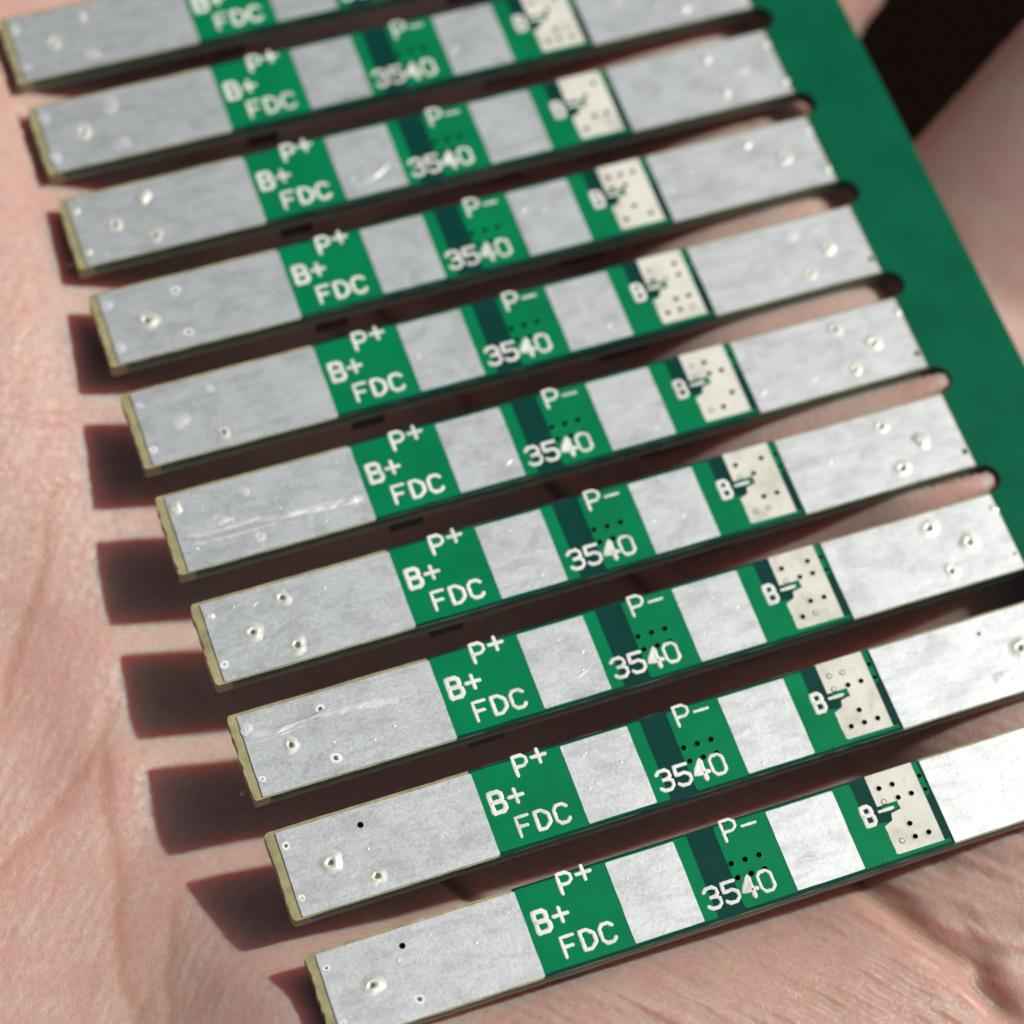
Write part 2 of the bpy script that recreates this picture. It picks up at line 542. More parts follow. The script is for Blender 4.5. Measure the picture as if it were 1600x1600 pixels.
# thumb, outside the picture on the far side
def capsule(p0, p1, r0, r1, z0, z1, k):
    global top, bot
    d = np.array(p1) - np.array(p0)
    L2 = d @ d
    u = np.clip(((S - p0[0]) * d[0] + (T - p0[1]) * d[1]) / L2, 0, 1)
    dist2 = (S - p0[0] - u * d[0]) ** 2 + (T - p0[1] - u * d[1]) ** 2
    r = r0 + (r1 - r0) * u
    q = r ** 2 - dist2
    hz = np.where(q > 0, np.sqrt(np.maximum(q, 0)), -np.sqrt(np.abs(q)) * 1.5)
    zc = z0 + (z1 - z0) * u
    top = smax(top, zc + hz, k)
    bot = -smax(-bot, -(zc - hz), k)
capsule((-20, 46), (15, 76), 15, 11, -14, -10, 4.0)
capsule((15, 76), (42, 84), 11, 8.5, -10, -6, 2.0)

# creases of the palm
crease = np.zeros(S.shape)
def seg_dist(px, py, pts):
    best = np.full(px.shape, 1e9)
    side = np.zeros(px.shape)
    tt = np.zeros(px.shape)
    tot = sum(math.dist(pts[i], pts[i + 1]) for i in range(len(pts) - 1))
    acc = 0
    for i in range(len(pts) - 1):
        ax, ay = pts[i]
        bx, by = pts[i + 1]
        dx, dy = bx - ax, by - ay
        l2 = dx * dx + dy * dy
        u = np.clip(((px - ax) * dx + (py - ay) * dy) / l2, 0, 1)
        d = np.hypot(px - ax - u * dx, py - ay - u * dy)
        sg = np.sign(dx * (py - ay) - dy * (px - ax))
        m = d < best
        best = np.where(m, d, best)
        side = np.where(m, sg, side)
        tt = np.where(m, (acc + u * math.sqrt(l2)) / tot, tt)
        acc += math.sqrt(l2)
    return best, side, tt
X = XY[:, 0].reshape(S.shape)
Y = XY[:, 1].reshape(S.shape)
WX = X + 0.14 * np.sin(Y * 0.9 + 1.3) + 0.05 * np.sin(Y * 2.3 + X)
WY = Y + 0.12 * np.sin(X * 0.8) + 0.05 * np.sin(X * 2.6 - Y)
CR = [([(-3.4, 30.5), (-4.4, 28.58), (-5.32, 26.81), (-6.96, 23.97), (-8.37, 21.14), (-9.35, 19.22), (-10.6, 17.1)], 0.42, 0.42),
      ([(-3.88, 27.39), (-4.97, 25.35), (-6.61, 22.54), (-7.91, 20.35), (-9.05, 18.17)], 0.25, 0.16),
      ([(-4.4, 20.6), (-4.96, 18.45), (-6.6, 16.13), (-8.19, 14.47), (-9.93, 13.2), (-11.21, 12.56), (-14.0, 12.0)], 0.40, 0.40),
      ([(-5.19, 19.17), (-5.92, 14.66), (-6.52, 11.49), (-7.09, 8.86), (-7.39, 6.21), (-7.72, 1.97)], 0.50, 0.40),
      ([(-4.24, 9.99), (-4.7, 8.2), (-5.32, 6.46), (-5.81, 5.72), (-6.69, 1.63)], 0.38, 0.36),
      ([(22.4, 4.2), (24.03, 1.03), (24.77, -0.8), (25.3, -2.46), (25.85, -3.37), (26.91, -4.62), (27.15, -6.03), (28.05, -8.8)], 0.8, 0.9),
      ([(6.6, 9.5), (7.22, 7.31), (7.83, 6.1), (8.01, 5.35), (8.3, 3.2)], 0.45, 0.9),
      ([(-2, 48), (-5, 43), (-7.5, 36), (-10.5, 30)], 0.45, 0.25), ([(-9, 52), (-11.5, 44), (-13, 36)], 0.5, 0.3),
      ([(12, 40), (18, 28), (22, 14)], 0.6, 1.0), ([(33, 41), (36, 30), (38, 17)], 0.5, 0.5)]
for pts, wd, dp in CR:
    d, sg, tt = seg_dist(WX, WY, pts)
    fade = np.clip(np.minimum(tt, 1 - tt) * 6, 0, 1)
    wd = wd * (0.72 if dp < 0.6 else 0.8)
    gsh = np.exp(-(d / wd) ** 2) * fade
    dp0 = dp
    dp = dp * (0.13 if dp < 0.6 else 0.75)
    top = top - dp * gsh
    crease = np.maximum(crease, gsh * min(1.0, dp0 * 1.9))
# short wrinkles: at the lower right beyond the deep crease, and fanning over the left palm
rw = random.Random(11)
def wrinkles(n, x0, x1, y0, y1, ang, spread, l0, l1, wd, dp):
    global top, crease
    for _ in range(n):
        cx, cy = rw.uniform(x0, x1), rw.uniform(y0, y1)
        a = math.radians(rw.gauss(ang, spread))
        L = rw.uniform(l0, l1) / 2
        p = [(cx - L * math.cos(a), cy - L * math.sin(a)), (cx + rw.uniform(-.2, .2), cy + rw.uniform(-.2, .2)), (cx + L * math.cos(a), cy + L * math.sin(a))]
        # only the neighbourhood
        si = (p[1][0] * DS[0] + p[1][1] * DS[1])
        ti = (p[1][0] * DT[0] + p[1][1] * DT[1])
        i0, i1 = np.searchsorted(SV, [si - L - 2, si + L + 2])
        j0, j1 = np.searchsorted(TV, [ti - L - 2, ti + L + 2])
        sl = (slice(i0, i1), slice(j0, j1))
        d, sg, tt = seg_dist(WX[sl], WY[sl], p)
        g_ = np.exp(-(d / (wd * rw.uniform(.7, 1.2))) ** 2) * np.clip(np.minimum(tt, 1 - tt) * 3, 0, 1)
        top[sl] -= dp * rw.uniform(.5, 1.1) * g_
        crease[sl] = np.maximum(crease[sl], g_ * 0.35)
wrinkles(70, 25.5, 42, -9, 2.5, -50, 6, 2.5, 6.0, 0.22, 0.20)
wrinkles(60, -13, -3.5, 3, 20, 58, 9, 2.0, 5.0, 0.20, 0.02)
wrinkles(34, -4.0, 6, -6, 2, 52, 9, 2.0, 5.0, 0.16, 0.03)
wrinkles(40, 8, 25, -9, -0.5, -48, 5, 3.0, 7.0, 0.22, 0.10)
wrinkles(50, -12, -3, 20, 50, 70, 12, 2.0, 5.0, 0.22, 0.015)
# a rolling unevenness of the flesh
N1 = (np.sin(X * 0.9 + 1.7 * np.sin(Y * 0.37)) * np.cos(Y * 0.8 + 1.3 * np.sin(X * 0.41)) * 0.012
      + np.sin(X * 2.3 + 1.1 * np.sin(Y * 1.3)) * np.cos(Y * 2.0 + np.sin(X * 1.7)) * 0.012)
top = top + N1
# keep the skin off the board: nothing of the palm climbs through the strips
under = (X > -0.9) & (X < 41.3) & (Y > -0.7) & (Y < 57)
ys_ = np.mod(Y, 5.5)
slot = np.clip((ys_ - 4.02) / 0.35, 0, 1) * np.clip((5.40 - ys_) / 0.35, 0, 1) * np.clip((37.0 - X) / 0.3, 0, 1)
lid = -0.88 + 0.72 * slot * slot * (3 - 2 * slot)      # soft flesh presses up a little into the open slots
top = np.where(under, np.minimum(top, lid), top)

inside = top > bot + 0.02
NS, NT = S.shape
keep = inside[:-1, :-1] | inside[1:, :-1] | inside[:-1, 1:] | inside[1:, 1:]
m_ = (top + bot) / 2
zt = np.where(inside, top, m_)
zb = np.where(inside, bot, m_)
I, J = np.where(keep)
used = np.zeros(S.shape, bool)
used[I, J] = used[I + 1, J] = used[I, J + 1] = used[I + 1, J + 1] = True
idt = -np.ones(S.shape, int)
idt[used] = np.arange(used.sum())
idb = idt.copy()
both = used & inside
nb = used.sum()
idb[both] = nb + np.arange(both.sum())
Vt = np.c_[X[used], Y[used], zt[used]]
Vb = np.c_[X[both], Y[both], zb[both]]
V = np.r_[Vt, Vb]
q1 = np.c_[idt[I, J], idt[I + 1, J], idt[I + 1, J + 1], idt[I, J + 1]]
q2 = np.c_[idb[I, J], idb[I, J + 1], idb[I + 1, J + 1], idb[I + 1, J]]
alln = ~(inside[I, J] | False) & ~inside[I + 1, J] & ~inside[I, J + 1] & ~inside[I + 1, J + 1]
F = np.r_[q1, q2]
me = bpy.data.meshes.new('hand')
me.vertices.add(len(V))
me.vertices.foreach_set('co', V.ravel())
me.loops.add(len(F) * 4)
me.loops.foreach_set('vertex_index', F.ravel().astype(np.int32))
me.polygons.add(len(F))
me.polygons.foreach_set('loop_start', np.arange(0, len(F) * 4, 4, dtype=np.int32))
me.polygons.foreach_set('use_smooth', np.ones(len(F), bool))
me.update(calc_edges=True)
me.validate()
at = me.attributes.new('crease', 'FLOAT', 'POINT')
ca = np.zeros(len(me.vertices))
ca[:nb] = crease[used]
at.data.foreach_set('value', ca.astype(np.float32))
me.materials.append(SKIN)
link('hand', me, label='open palm of a bare hand lying under and cradling the green circuit board', category='hand')

# ------------------------------------------------------------------ the circuit board panel
PITCH = 5.5
panel = bpy.data.objects.new('circuit_board_panel', None)
COL.objects.link(panel)
panel['label'] = 'green panel of ten parallel slim circuit board strips joined to one plain green rail'
panel['category'] = 'circuit board'

BT, BB = -0.035, -0.84          # laminate top and bottom
Y0, Y1 = -0.06, 3.97
XR = 36.0

# mutual layout of one strip (measured in mm, x to the rail, y across the strip)
H_LEFT = [(0.27, 3.15), (3.50, 3.07), (1.80, 1.88), (3.46, 0.73), (0.22, 0.78)]
H_RIGHT = [(32.47, 3.12), (33.96, 1.92), (32.57, 0.83), (35.76, 3.14), (35.74, 0.77)]
H_P = [(17.81, 2.12), (18.45, 2.12), (19.09, 2.12), (17.84, 1.46), (18.47, 1.46), (19.09, 1.46)]
H_G = [(25.20, 3.27), (25.83, 3.27), (26.48, 3.27), (25.16, 2.64), (25.84, 2.64), (26.47, 2.64), (25.84, 1.40), (26.50, 1.40),
       (25.20, 0.79), (25.83, 0.79), (26.47, 0.79)]
H_E = [(27.14, 3.27), (27.14, 2.62)]
# via states from the photograph, strip 0 nearest: d dark open, r ring half filled, f faint filled, - none
G_STATE = {0: 'ddfrddd-rdd', 1: 'rrfrdddfddd', 2: 'dfdrdddddrf', 3: 'd-drd-ddrrf', 4: 'rd-rddfdrdf',
           5: 'rfddrdddddr', 6: 'dddddfdfdfd', 7: 'f-drd-dddf-', 8: 'dfdfdfdrddd', 9: 'ddrrdddfddd'}

# printed lettering (unit glyphs, x to the right, y up)
GL = {
    'P': (0.70, [([(0, 0), (0, 1), (0.5, 1), (0.7, 0.84), (0.7, 0.60), (0.5, 0.44), (0, 0.44)], False)]),
    'B': (0.66, [([(0, 0), (0, 1), (0.48, 1), (0.62, 0.87), (0.62, 0.64), (0.5, 0.52), (0, 0.52)], False),
                 ([(0.5, 0.52), (0.66, 0.40), (0.66, 0.14), (0.5, 0), (0, 0)], False)]),
    'F': (0.62, [([(0, 0), (0, 1), (0.62, 1)], False), ([(0, 0.5), (0.48, 0.5)], False)]),
    'D': (0.66, [([(0, 0), (0, 1), (0.36, 1), (0.66, 0.72), (0.66, 0.28), (0.36, 0)], True)]),
    'C': (0.66, [([(0.66, 0.84), (0.5, 1), (0.18, 1), (0, 0.8), (0, 0.2), (0.18, 0), (0.5, 0), (0.66, 0.16)], False)]),
    '3': (0.64, [([(0, 0.86), (0.16, 1), (0.46, 1), (0.62, 0.87), (0.62, 0.66), (0.46, 0.53), (0.24, 0.53)], False),
                 ([(0.46, 0.53), (0.64, 0.40), (0.64, 0.16), (0.46, 0), (0.16, 0), (0, 0.14)], False)]),
    '5': (0.64, [([(0.62, 1), (0.04, 1), (0.0, 0.56), (0.42, 0.60), (0.64, 0.44), (0.64, 0.18), (0.46, 0), (0.14, 0), (0, 0.12)], False)]),
    '4': (0.66, [([(0.46, 0), (0.46, 1), (0.02, 0.34), (0.66, 0.34)], False), ([(0.28, 0.62), (0.34, 0.42)], False)]),
    '0': (0.60, [([(0, 0.22), (0, 0.82), (0.14, 1), (0.46, 1), (0.60, 0.82), (0.60, 0.18), (0.46, 0), (0.14, 0)], True)]),
    '+': (0.60, [([(0, 0.5), (0.60, 0.5)], False), ([(0.30, 0.16), (0.30, 0.84)], False)]),
    '-': (0.70, [([(0, 0.5), (0.70, 0.5)], False)]),
}
def text_mesh(parts, wd, z0, seed):
    """parts: list of (char, x, y, sx, sy, weight)"""
    mb = MB()
    jr = random.Random(seed)
    zi = 0
    for ch, x, y, sx, sy, wt in parts:
        for pts, cl in GL[ch][1]:
            zi += 1
            stroke(mb, [(x + px * sx, y + py * sy) for px, py in pts], wt, 0.022 + 0.0011 * (zi % 5), z0, cl, jr)
    return mb.mesh('lettering', [INK], True)
ZT = -0.004
TXT = [('P+', [('P', 10.56, 3.10, 0.80, 0.86, 0.19), ('+', 11.38, 3.26, 1.02, 0.90, 0.20)]),
       ('B+', [('B', 9.04, 1.80, 0.84, 0.90, 0.25), ('+', 9.84, 1.84, 1.04, 0.90, 0.20)]),
       ('FDC', [('F', 9.78, 0.50, 0.86, 0.85, 0.19), ('D', 10.62, 0.53, 0.86, 0.82, 0.215), ('C', 11.46, 0.53, 0.86, 0.82, 0.20)]),
       ('P-', [('P', 18.00, 3.10, 0.86, 0.90, 0.17), ('-', 18.86, 3.10, 0.90, 0.86, 0.15)]),
       ('3540', [('3', 16.20, 0.52, 0.92, 0.90, 0.205), ('5', 17.02, 0.52, 0.92, 0.90, 0.205),
                 ('4', 17.80, 0.48, 0.98, 0.92, 0.24), ('0', 18.64, 0.52, 0.98, 0.88, 0.18)]),
       ('B-', [('B', 24.04, 1.84, 0.66, 0.84, 0.235), ('-', 24.78, 1.86, 0.92, 0.86, 0.16)])]
TEXT_ME = [(nm, text_mesh(p, 0.17, ZT, 5 + i)) for i, (nm, p) in enumerate(TXT)]

# chips on the underside
def chip_mesh(x0, x1, y0, y1, z0, z1, m):
    mb = MB()
    e = 0.09
    vv, ff = [], []
    for (z, d) in ((z0, 0), ((z0 + z1) / 2, -0.0), (z1 + e, 0.02), (z1, e)):
        vv += [(x0 + d, y0 + d, z), (x1 - d, y0 + d, z), (x1 - d, y1 - d, z), (x0 + d, y1 - d, z)]
    for k in range(3):
        for i in range(4):
            j = (i + 1) % 4
            ff.append((4 * k + i, 4 * k + 4 + i, 4 * k + 4 + j, 4 * k + j))
    ff += [(0, 1, 2, 3), (15, 14, 13, 12)]
    mb.add(vv, ff)
    return mb.mesh('chip', [m])
CHIP_A = chip_mesh(9.45, 11.0, 0.10, 1.9, BB - 0.002, -2.08, CHIP)
CHIP_B = chip_mesh(21.75, 24.2, 0.14, 3.3, BB - 0.002, -1.92, CHIP_RED)

def seg_rect(x0, y0, x1, y1, step=0.5, jit=0.0, rr=None, r=0.0):
    """rectangle outline with optional rounded corners and slight edge roughness"""
    pts = []
    cs = [(x0, y0), (x1, y0), (x1, y1), (x0, y1)]
    for i in range(4):
        (ax, ay), (bx, by) = cs[i], cs[(i + 1) % 4]
        L = math.hypot(bx - ax, by - ay)
        n = max(2, int(L / step))
        ux, uy = (bx - ax) / L, (by - ay) / L
        for q in range(n):
            d = L * q / n
            if q == 0 and r > 0:
                px, py = cs[i - 1]
                Lp = math.hypot(ax - px, ay - py)
                vx, vy = (ax - px) / Lp, (ay - py) / Lp
                for a_ in (0, 0.5, 1):
                    ang = a_ * math.pi / 2
                    pts.append((ax - vx * r * (1 - math.sin(ang)) + ux * r * (1 - math.cos(ang)),
                                ay - vy * r * (1 - math.sin(ang)) + uy * r * (1 - math.cos(ang))))
                continue
            if d < r * 1.05 or d > L - r * 1.05:
                if q:
                    continue
            j = rr.uniform(-jit, jit) if rr else 0
            pts.append((ax + ux * d - uy * j, ay + uy * d + ux * j))
    return pts

def bump_mesh(kind, seed):
    """solder on a hole. cup: crater with an open centre, dome: closed drop, ring: thin raised collar, flat: wide low blot"""
    mb = MB()
    if kind == 'cup':
        lathe(mb, 0, 0, 0, [(0.56, 0), (0.47, 0.016), (0.38, 0.03), (0.29, 0.065), (0.21, 0.06), (0.15, 0.02)], 22, 0.10, 0, seed, False)
        lathe(mb, 0.01, 0, 0, [(0.16, 0.03), (0.12, -0.01), (0.05, -0.012)], 12, 0.05, 1, seed)
    elif kind == 'bigcup':
        lathe(mb, 0, 0, 0, [(0.70, 0), (0.60, 0.02), (0.50, 0.03), (0.42, 0.07), (0.31, 0.10), (0.21, 0.085), (0.14, 0.02)], 24, 0.11, 0, seed, False)
        lathe(mb, 0.01, 0, 0, [(0.15, 0.035), (0.11, -0.01), (0.05, -0.012)], 12, 0.05, 1, seed)
    elif kind == 'dome':
        lathe(mb, 0, 0, 0, [(0.40, 0), (0.33, 0.025), (0.24, 0.06), (0.14, 0.085), (0.05, 0.09)], 16, 0.13, 0, seed)
    elif kind == 'bigdome':
        lathe(mb, 0, 0, 0, [(0.62, 0), (0.52, 0.035), (0.40, 0.10), (0.24, 0.15), (0.08, 0.15)], 20, 0.13, 0, seed)
    elif kind == 'ring':
        lathe(mb, 0, 0, 0, [(0.36, 0), (0.31, 0.008), (0.22, 0.010), (0.17, 0.035), (0.125, 0.012)], 18, 0.05, 0, seed, False)
        lathe(mb, 0, 0, 0, [(0.125, 0.016), (0.07, 0.010), (0.03, 0.010)], 12, 0.02, 0, seed)
    elif kind == 'flat':
        lathe(mb, 0, 0, 0, [(0.56, 0), (0.46, 0.012), (0.30, 0.02), (0.20, 0.05), (0.10, 0.05), (0.03, 0.03)], 20, 0.12, 0, seed)
    elif kind == 'halo':
        lathe(mb, 0, 0, 0, [(0.30, 0), (0.27, 0.006), (0.20, 0.008), (0.14, 0.002)], 18, 0.08, 0, seed, False)
        lathe(mb, 0, 0, 0, [(0.15, -0.004), (0.10, -0.012), (0.04, -0.014)], 12, 0.03, 1, seed)
    m = {'halo': [HALO, PLUG], 'ring': [FLUX, PLUG], 'flat': [FLUX]}.get(kind, [DOME, PLUG])
    return mb.mesh('solder_bump', m, True)
BUMPS = {}
def get_bump(kind, variant):
    key = (kind, variant % 4)
    if key not in BUMPS:
        BUMPS[key] = bump_mesh(kind, 31 * (variant % 4) + len(kind))
    return BUMPS[key]

# state of the ten soldered holes on every strip (order as H_LEFT, then H_RIGHT)
# o open hole, h hole with pale ring, C cup, K big cup, d dome, D big dome, r ring, f flat
L_STATE = {0: 'hoKhh', 1: 'hoKCh', 2: 'fhChh', 3: 'dCKCh', 4: 'DrfrO', 5: 'hrfCh', 6: 'fhKhf', 7: 'dDKCd', 8: 'ffKff', 9: 'fdKff'}
R_STATE = {0: 'hKhhh', 1: 'hKfhh', 2: 'CKCdh', 3: 'CDCoo', 4: 'CKCdo', 5: 'fKCoo', 6: 'dKhdd', 7: 'dfddd', 8: 'dddff', 9: 'ffdff'}
STRIP_LABEL = {
    4: 'strip with a long gouged scratch along its wide left pad', 2: 'strip with a fine scratch line and a pale burr on its cut end',
    8: 'strip with a small red speck on its right pad', 0: 'nearest strip, brightest and sharpest of all'}

for k in range(10):
    rr = random.Random(100 + k)
    yk = PITCH * k
    hole_r = 0.125
    def R_(c): return hole_r * (1.12 if c in 'oh' else 1.0)
    L_open = [(p, R_(s)) for p, s in zip(H_LEFT, L_STATE[k]) if s in 'oOhCK']
    Rt_open = [(p, R_(s)) for p, s in zip(H_RIGHT, R_STATE[k]) if s in 'ohCK']
    P_open = [(p, 0.125) for p in H_P]
    G_open = [(p, 0.12) for p, s in zip(H_G, G_STATE[k]) if s == 'd']
    E_open = [(p, 0.125) for p in H_E] if k not in (9, 8) else []
    allh = [circle(*p, r, 12) for p, r in L_open + Rt_open + P_open + G_open + E_open]
    # --- laminate body of the strip
    xl = -0.42
    out = []
    xs = np.linspace(xl + 0.12, XR, 60)
    out += [(x, Y0 + (rr.uniform(-0.012, 0.012) if x < XR - 0.1 else 0)) for x in xs]
    out += [(x, Y1 + (rr.uniform(-0.012, 0.012) if x < XR - 0.1 else 0)) for x in xs[::-1]]
    out += [(xl + rr.uniform(-0.045, 0.05), y) for y in np.linspace(Y1 - 0.13, Y0 + 0.13, 16)]
    mb = MB()
    def side_mat(a, b):
        if abs(a[0] - b[0]) < 0.15 and a[0] < 0:
            return 0
        return 1 if a[0] > -0.25 else 0
    # bare body bottom is masked dark green
    plate(mb, out, allh, BT, BB, 0, side_mat, 2, True, 3)
    for h in allh:          # walls of holes were given index 2
        pass
    props = {}
    if k in STRIP_LABEL:
        props['label'] = STRIP_LABEL[k]
    strip = link('board_strip', mb.mesh('board_strip', [FR4, SIDE, VIA_WALL, MASK_BARE]), panel, (0, yk, 0), 0, **props)
    # slight sag and tilt of each finger-like strip
    # --- solder mask over laminate, middle section
    def near(hs, x0, x1, y0=-1, y1=9):
        return [circle(*p, r, 12) for p, r in hs if x0 < p[0] < x1 and y0 < p[1] < y1]
    mb = MB()
    plate(mb, [(8.60, Y0 + 0.006), (27.36, Y0 + 0.006), (27.36, Y1 - 0.006), (8.60, Y1 - 0.006)],
          near(P_open + G_open + E_open, 8, 28), -0.020, BT + 0.002, 0, 0, None, False)
    link('solder_mask', mb.mesh('solder_mask', [MASK_BARE]), strip)
    # --- copper areas under the mask, a hair proud and brighter
    mb = MB()
    zc, zcb = -0.006, -0.019
    plate(mb, seg_rect(8.66, 0.10, 16.42, 3.86, 0.8, 0.012, rr, 0.08), [], zc, zcb, bottom=False)
    plate(mb, seg_rect(17.64, 0.10, 24.04, 3.86, 0.8, 0.012, rr, 0.12), near(P_open, 17.6, 24), zc, zcb, bottom=False)
    plate(mb, [(24.045, 0.10), (27.25, 0.10), (27.25, 0.26), (25.0, 0.28), (25.0, 1.72), (24.62, 1.80), (24.045, 1.80)], [], zc, zcb, bottom=False)
    plate(mb, [(24.95, 2.18), (25.60, 2.18), (25.72, 2.26), (25.72, 2.42), (25.60, 2.50), (24.95, 2.44)], [], zc + 0.0015, zcb, bottom=False)
    plate(mb, [(27.02, 2.30), (27.26, 2.42), (27.26, 3.90), (27.02, 3.90)], near(E_open, 27.03, 27.25), zc, zcb, bottom=False) if False else None
    link('copper_area', mb.mesh('copper_area', [MASK_CU]), strip)
    mb = MB()
    plate(mb, [(27.03, 2.30), (27.26, 2.44), (27.26, 3.92), (27.03, 3.92)], [circle(p[0], p[1], min(r, 0.10), 10) for p, r in E_open], zc, zcb, bottom=False)
    link('copper_strip', mb.mesh('copper_strip', [MASK_CU]), strip)
    # --- cream printed block with a step in its left edge
    gl = [(24.80, 3.95), (24.79, 2.52), (25.72, 2.52), (25.74, 2.14), (25.26, 2.06), (25.18, 1.76), (24.76, 1.60)]
    yy = 1.60
    while yy > 0.40:
        yy -= 0.14
        gl.append((24.76 + rr.uniform(-0.02, 0.02), yy))
    gl += [(24.84, 0.27), (26.99, 0.25), (27.0, 3.95)]
    gl = gl[::-1]
    mb = MB()
    G_in = [(p, r) for p, r in G_open]
    plate(mb, gl, [circle(*p, r, 12) for p, r in G_in], 0.004, -0.018, 0, 0, 1, False)
    link('via_block', mb.mesh('via_block', [LEGEND, VIA_WALL]), strip)
    # --- tinned pads
    pads = [('battery_pad', 0.0, 8.66, 0.0, 3.82, L_open), ('output_pad', 12.71, 15.81, 0.13, 3.80, []),
            ('output_pad', 20.07, 23.19, 0.13, 3.80, []), ('battery_pad', 27.38, 35.92, 0.0, 3.86, Rt_open)]
    for nm, x0, x1, y0, y1, hs in pads:
        mb = MB()
        o = seg_rect(x0, y0, x1, y1, 0.6, 0.010, rr, 0.05)
        hl = [circle(*p, r, 12) for p, r in hs if x0 + 0.12 < p[0] - r and p[0] + r < x1 - 0.02]
        plate(mb, o, hl, 0.018, BT + 0.001, 0, 0, 1, False)
        link(nm, mb.mesh(nm, [SOLDER, VIA_WALL]), strip)
    # --- lettering
    for nm, tm in TEXT_ME:
        link('lettering', tm, strip, label='white printed %s' % nm)
    # --- solder bumps
    for side, (pts, st) in enumerate(((H_LEFT, L_STATE[k]), (H_RIGHT, R_STATE[k]))):
        for i, ((x, y), s) in enumerate(zip(pts, st)):
            kind = {'h': 'halo', 'C': 'cup', 'K': 'bigcup', 'd': 'dome', 'D': 'bigdome', 'r': 'ring', 'f': 'flat'}.get(s)
            if not kind:
                continue
            off = (rr.uniform(-.05, .05), rr.uniform(-.05, .05)) if kind in ('dome', 'bigdome', 'flat') else (0, 0)
            o = link('solder_bump', get_bump(kind, rr.randrange(4)), strip, (x + off[0], y + off[1], 0.0185), rr.uniform(0, 6.28))
            sc = rr.uniform(0.62, 0.86)
            if x > 35.5 or x < 0.5:
                sc *= 0.72
            o.scale = (sc, sc * rr.uniform(0.85, 1.1), sc * 0.62)
    # --- rims of the open vias and the plugged ones, too small to pick apart
    mb = MB()
    def rim(x, y, z, r, w_, ht, mi):
        lathe(mb, x, y, z, [(r + w_, 0), (r + w_ * 0.6, ht), (r, ht * 0.3)], 12, 0.04, mi, rr.randrange(99), False)
    for (p, r) in P_open:
        rim(p[0], p[1], zc + 0.001, r + 0.004, 0.055, 0.016, 2)
    for p, s in zip(H_G, G_STATE[k]):
        if s == 'd':
            rim(p[0], p[1], 0.0045, 0.124, 0.05, 0.02, 1)
        elif s == 'r':
            rim(p[0], p[1], 0.0045, 0.10, 0.035, 0.02, 3)
            lathe(mb, p[0] + 0.01, p[1], 0.0045, [(0.10, 0.003), (0.06, 0.012), (0.02, 0.015)], 10, 0.06, 1)
        elif s == 'f':
            rim(p[0], p[1], 0.0045, 0.09, 0.045, 0.013, 1)
            lathe(mb, p[0], p[1], 0.0045, [(0.09, 0.003), (0.06, 0.008), (0.02, 0.01)], 10, 0.06, 1)
    link('via_rims', mb.mesh('via_rims', [TIN, LEGEND, MASK_CU, VIA_WALL], True), strip, kind='stuff')
    # --- parts on the underside
    link('chip', CHIP_A, strip, label='black package under the strip')
    link('chip', CHIP_B, strip, label='dark red package under the strip')

    # --- small spatters and dents of solder on the pads
    mb = MB()
    for _ in range(16 if k < 6 else 9):
        x0, x1 = rr.choice(((0.6, 8.2), (13.0, 15.5), (20.4, 22.9), (27.8, 35.0)))
        lathe(mb, rr.uniform(x0, x1), rr.uniform(0.4, 3.4), 0.0182, [(rr.uniform(0.025, 0.07), 0), (0.02, 0.014), (0.006, 0.018)], 8, 0.18, 0, rr.randrange(999))
    link('solder_spatter', mb.mesh('solder_spatter', [DOME], True), strip, kind='stuff')

    # --- individual marks
    def gouge(mb, path, wd, ht, na=None, nc=8):
        """torn, burred track in the soft tin along a path of (x, y, relative width)"""
        L = sum(math.dist(path[i][:2], path[i + 1][:2]) for i in range(len(path) - 1))
        na = na or max(8, int(L / 0.10))
        vv, ff = [], []
        for q in range(na + 1):
            u = q / na * (len(path) - 1)
            a = min(int(u), len(path) - 2)
            f_ = u - a
            x = path[a][0] * (1 - f_) + path[a + 1][0] * f_
            y = path[a][1] * (1 - f_) + path[a + 1][1] * f_
            w_ = (path[a][2] * (1 - f_) + path[a + 1][2] * f_) * wd * (1 + 0.45 * noise.noise(Vector((x * 2.1, y, k * 3.7))))
            dx, dy = path[a + 1][0] - path[a][0], path[a + 1][1] - path[a][1]
            dl = math.hypot(dx, dy)
            for c in range(nc + 1):
                v_ = c / nc * 2 - 1
                env = (1 - v_ * v_) * min(1, 4 * q / na, 4 * (1 - q / na))
                h = ht * env * max(0.0, 0.55 + 0.7 * noise.noise(Vector((x * 1.3, v_ * 3.5, k * 5.1))) + 0.35 * noise.noise(Vector((x * 7, v_ * 6, k))))
                vv.append((x - dy / dl * v_ * w_, y + dx / dl * v_ * w_, 0.0182 + h + 0.0006 * (c % nc > 0)))
        for q in range(na):
            for c in range(nc):
                o_ = q * (nc + 1) + c
                ff.append((o_, o_ + nc + 1, o_ + nc + 2, o_ + 1))
        mb.add(vv, ff)
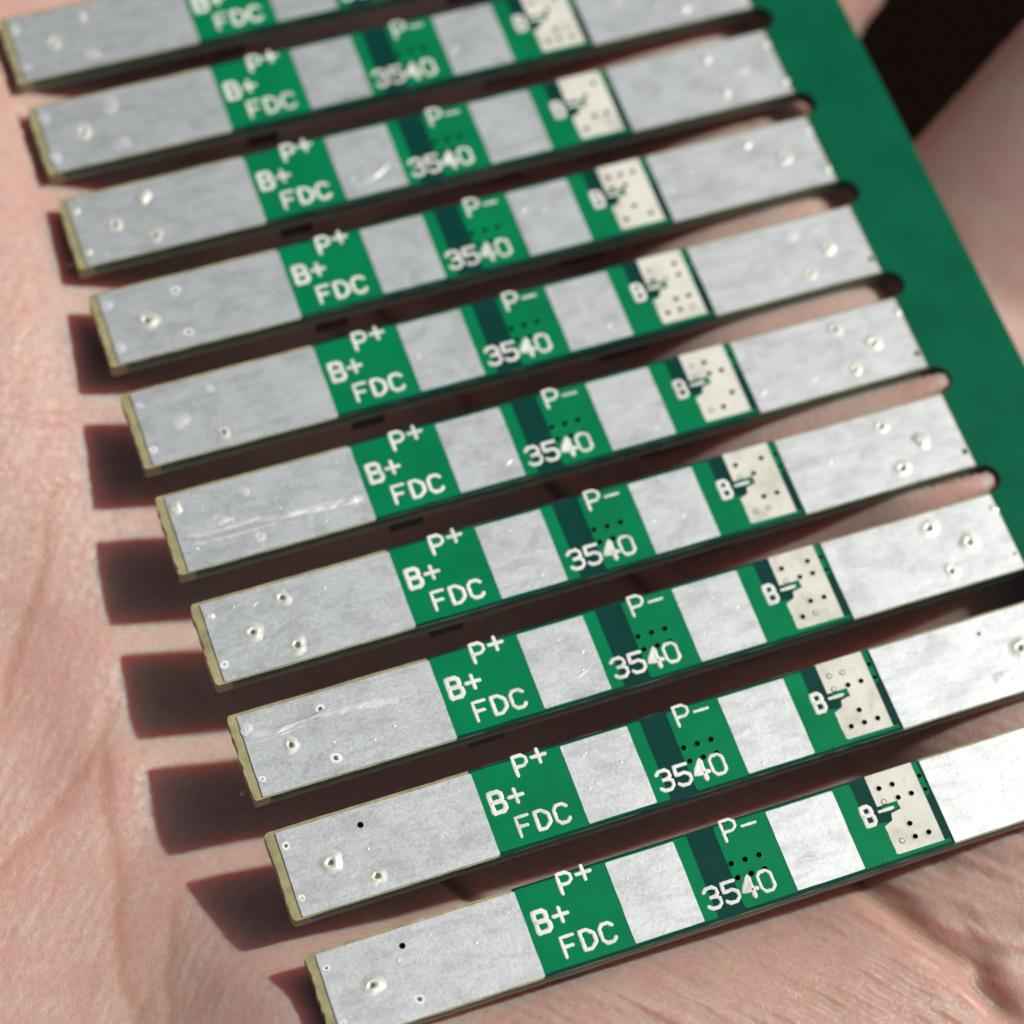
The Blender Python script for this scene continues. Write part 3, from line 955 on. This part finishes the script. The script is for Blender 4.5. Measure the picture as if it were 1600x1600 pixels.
    if k in (4, 2, 7):
        mb = MB()
        if k == 4:
            gouge(mb, [(3.6, 1.52, .35), (4.6, 1.46, .8), (5.8, 1.40, .9), (7.1, 1.32, 1.1), (8.0, 1.26, 1.0), (8.45, 1.22, .4)], 0.24, 0.075)
            gouge(mb, [(0.45, 1.66, .5), (1.4, 1.62, .9), (2.6, 1.58, .8), (3.8, 1.62, .5)], 0.16, 0.07)
            gouge(mb, [(0.6, 1.22, .4), (1.8, 1.14, .8), (3.0, 1.12, .7), (4.5, 1.16, .4)], 0.10, 0.05)
            gouge(mb, [(1.5, 1.95, .4), (2.1, 2.0, 1.2), (2.7, 1.92, .5)], 0.16, 0.06)
        elif k == 2:
            gouge(mb, [(0.35, 2.84, .6), (1.4, 2.68, .9), (2.6, 2.80, .7), (3.9, 2.84, 1.0), (5.6, 2.70, 1.1), (6.8, 2.45, .8)], 0.19, 0.07)
            gouge(mb, [(0.5, 2.45, .5), (1.6, 2.48, .7), (2.8, 2.58, .4)], 0.10, 0.05)
            gouge(mb, [(6.7, 2.46, .5), (7.5, 2.38, .6), (8.3, 2.33, .3)], 0.06, 0.03)
        else:
            gouge(mb, [(13.9, 0.80, .4), (14.5, 1.05, 1), (14.9, 1.25, 1.1), (15.25, 1.55, .5)], 0.09, 0.06)
        link('scratch', mb.mesh('scratch', [FLUX], True), strip, label='bright gouged scratch in the tinned pad')
    # hairline scratches on the other pads
    mb = MB()
    for _ in range(7):
        x0, x1 = rr.choice(((0.8, 8.0), (13.0, 15.4), (20.4, 22.8), (27.9, 34.8), (27.9, 34.8)))
        cx, cy, an = rr.uniform(x0, x1), rr.uniform(0.6, 3.2), rr.gauss(0.1, 0.5)
        ll = rr.uniform(0.15, 0.55)
        if cx - ll < x0 - 0.4 or cx + ll > x1 + 0.6 or not 0.3 < cy - ll * abs(math.sin(an)) or not cy + ll * abs(math.sin(an)) < 3.6:
            continue
        gouge(mb, [(cx - ll * math.cos(an), cy - ll * math.sin(an), .4), (cx, cy + 0.03, 1), (cx + ll * math.cos(an), cy + ll * math.sin(an), .4)], rr.uniform(0.015, 0.045), 0.018, 14, 3)
    if mb.v:
        link('hairline_scratches', mb.mesh('hairline_scratches', [DOME], True), strip, kind='stuff')
    if k in (2, 7):
        mb = MB()
        lathe(mb, 0, 0, 0, [(0.10, 0), (0.085, 0.16), (0.07, 0.26), (0.11, 0.32), (0.05, 0.38)], 8, 0.12, 0, 3)
        o = link('burr', mb.mesh('burr', [FR4]), strip, (xl + 0.02, 0.62, -0.52), 0, label='small nub left on the cut end')
        o.rotation_euler = (0, -math.pi / 2, 0)
    if k == 8:
        mb = MB()
        lathe(mb, 34.05, 2.62, 0.019, [(0.24, 0), (0.16, 0.05), (0.05, 0.07)], 10, 0.15, 0, 5)
        link('red_speck', mb.mesh('red_speck', [RED], True), strip, label='small red speck on the right pad')

# rail with the rounded ends of the routed slots
inner = []
yb, yt_ = -7.0, 57.5
inner.append((XR, yb + 0.5))
for k in range(-1, 10):
    a, b = PITCH * k + Y1, PITCH * (k + 1) + Y0
    if k == -1:
        a = b - 1.4
    c, r = (a + b) / 2, (b - a) / 2
    inner.append((XR, a))
    for q in range(0, 9):
        an = -math.pi / 2 + math.pi * q / 8
        inner.append((XR + 0.08 + r * math.cos(an), c + r * math.sin(an)))
    inner.append((XR, b))
inner.append((XR, yt_ - 0.5))
rail = inner + [(XR + 0.5, yt_), (40.1, yt_), (40.5, yt_ - 0.4)] + [(40.5, y) for y in np.linspace(yt_ - 1, yb + 1, 30)] + [(40.5, yb + 0.4), (40.1, yb), (XR + 0.5, yb)]
mb = MB()
plate(mb, rail[::-1], [], -0.018, BB, 0, 1, None, True, 0)
link('rail', mb.mesh('rail', [MASK_RAIL, SIDE]), panel, label='plain green rail joining the strips at their right ends')
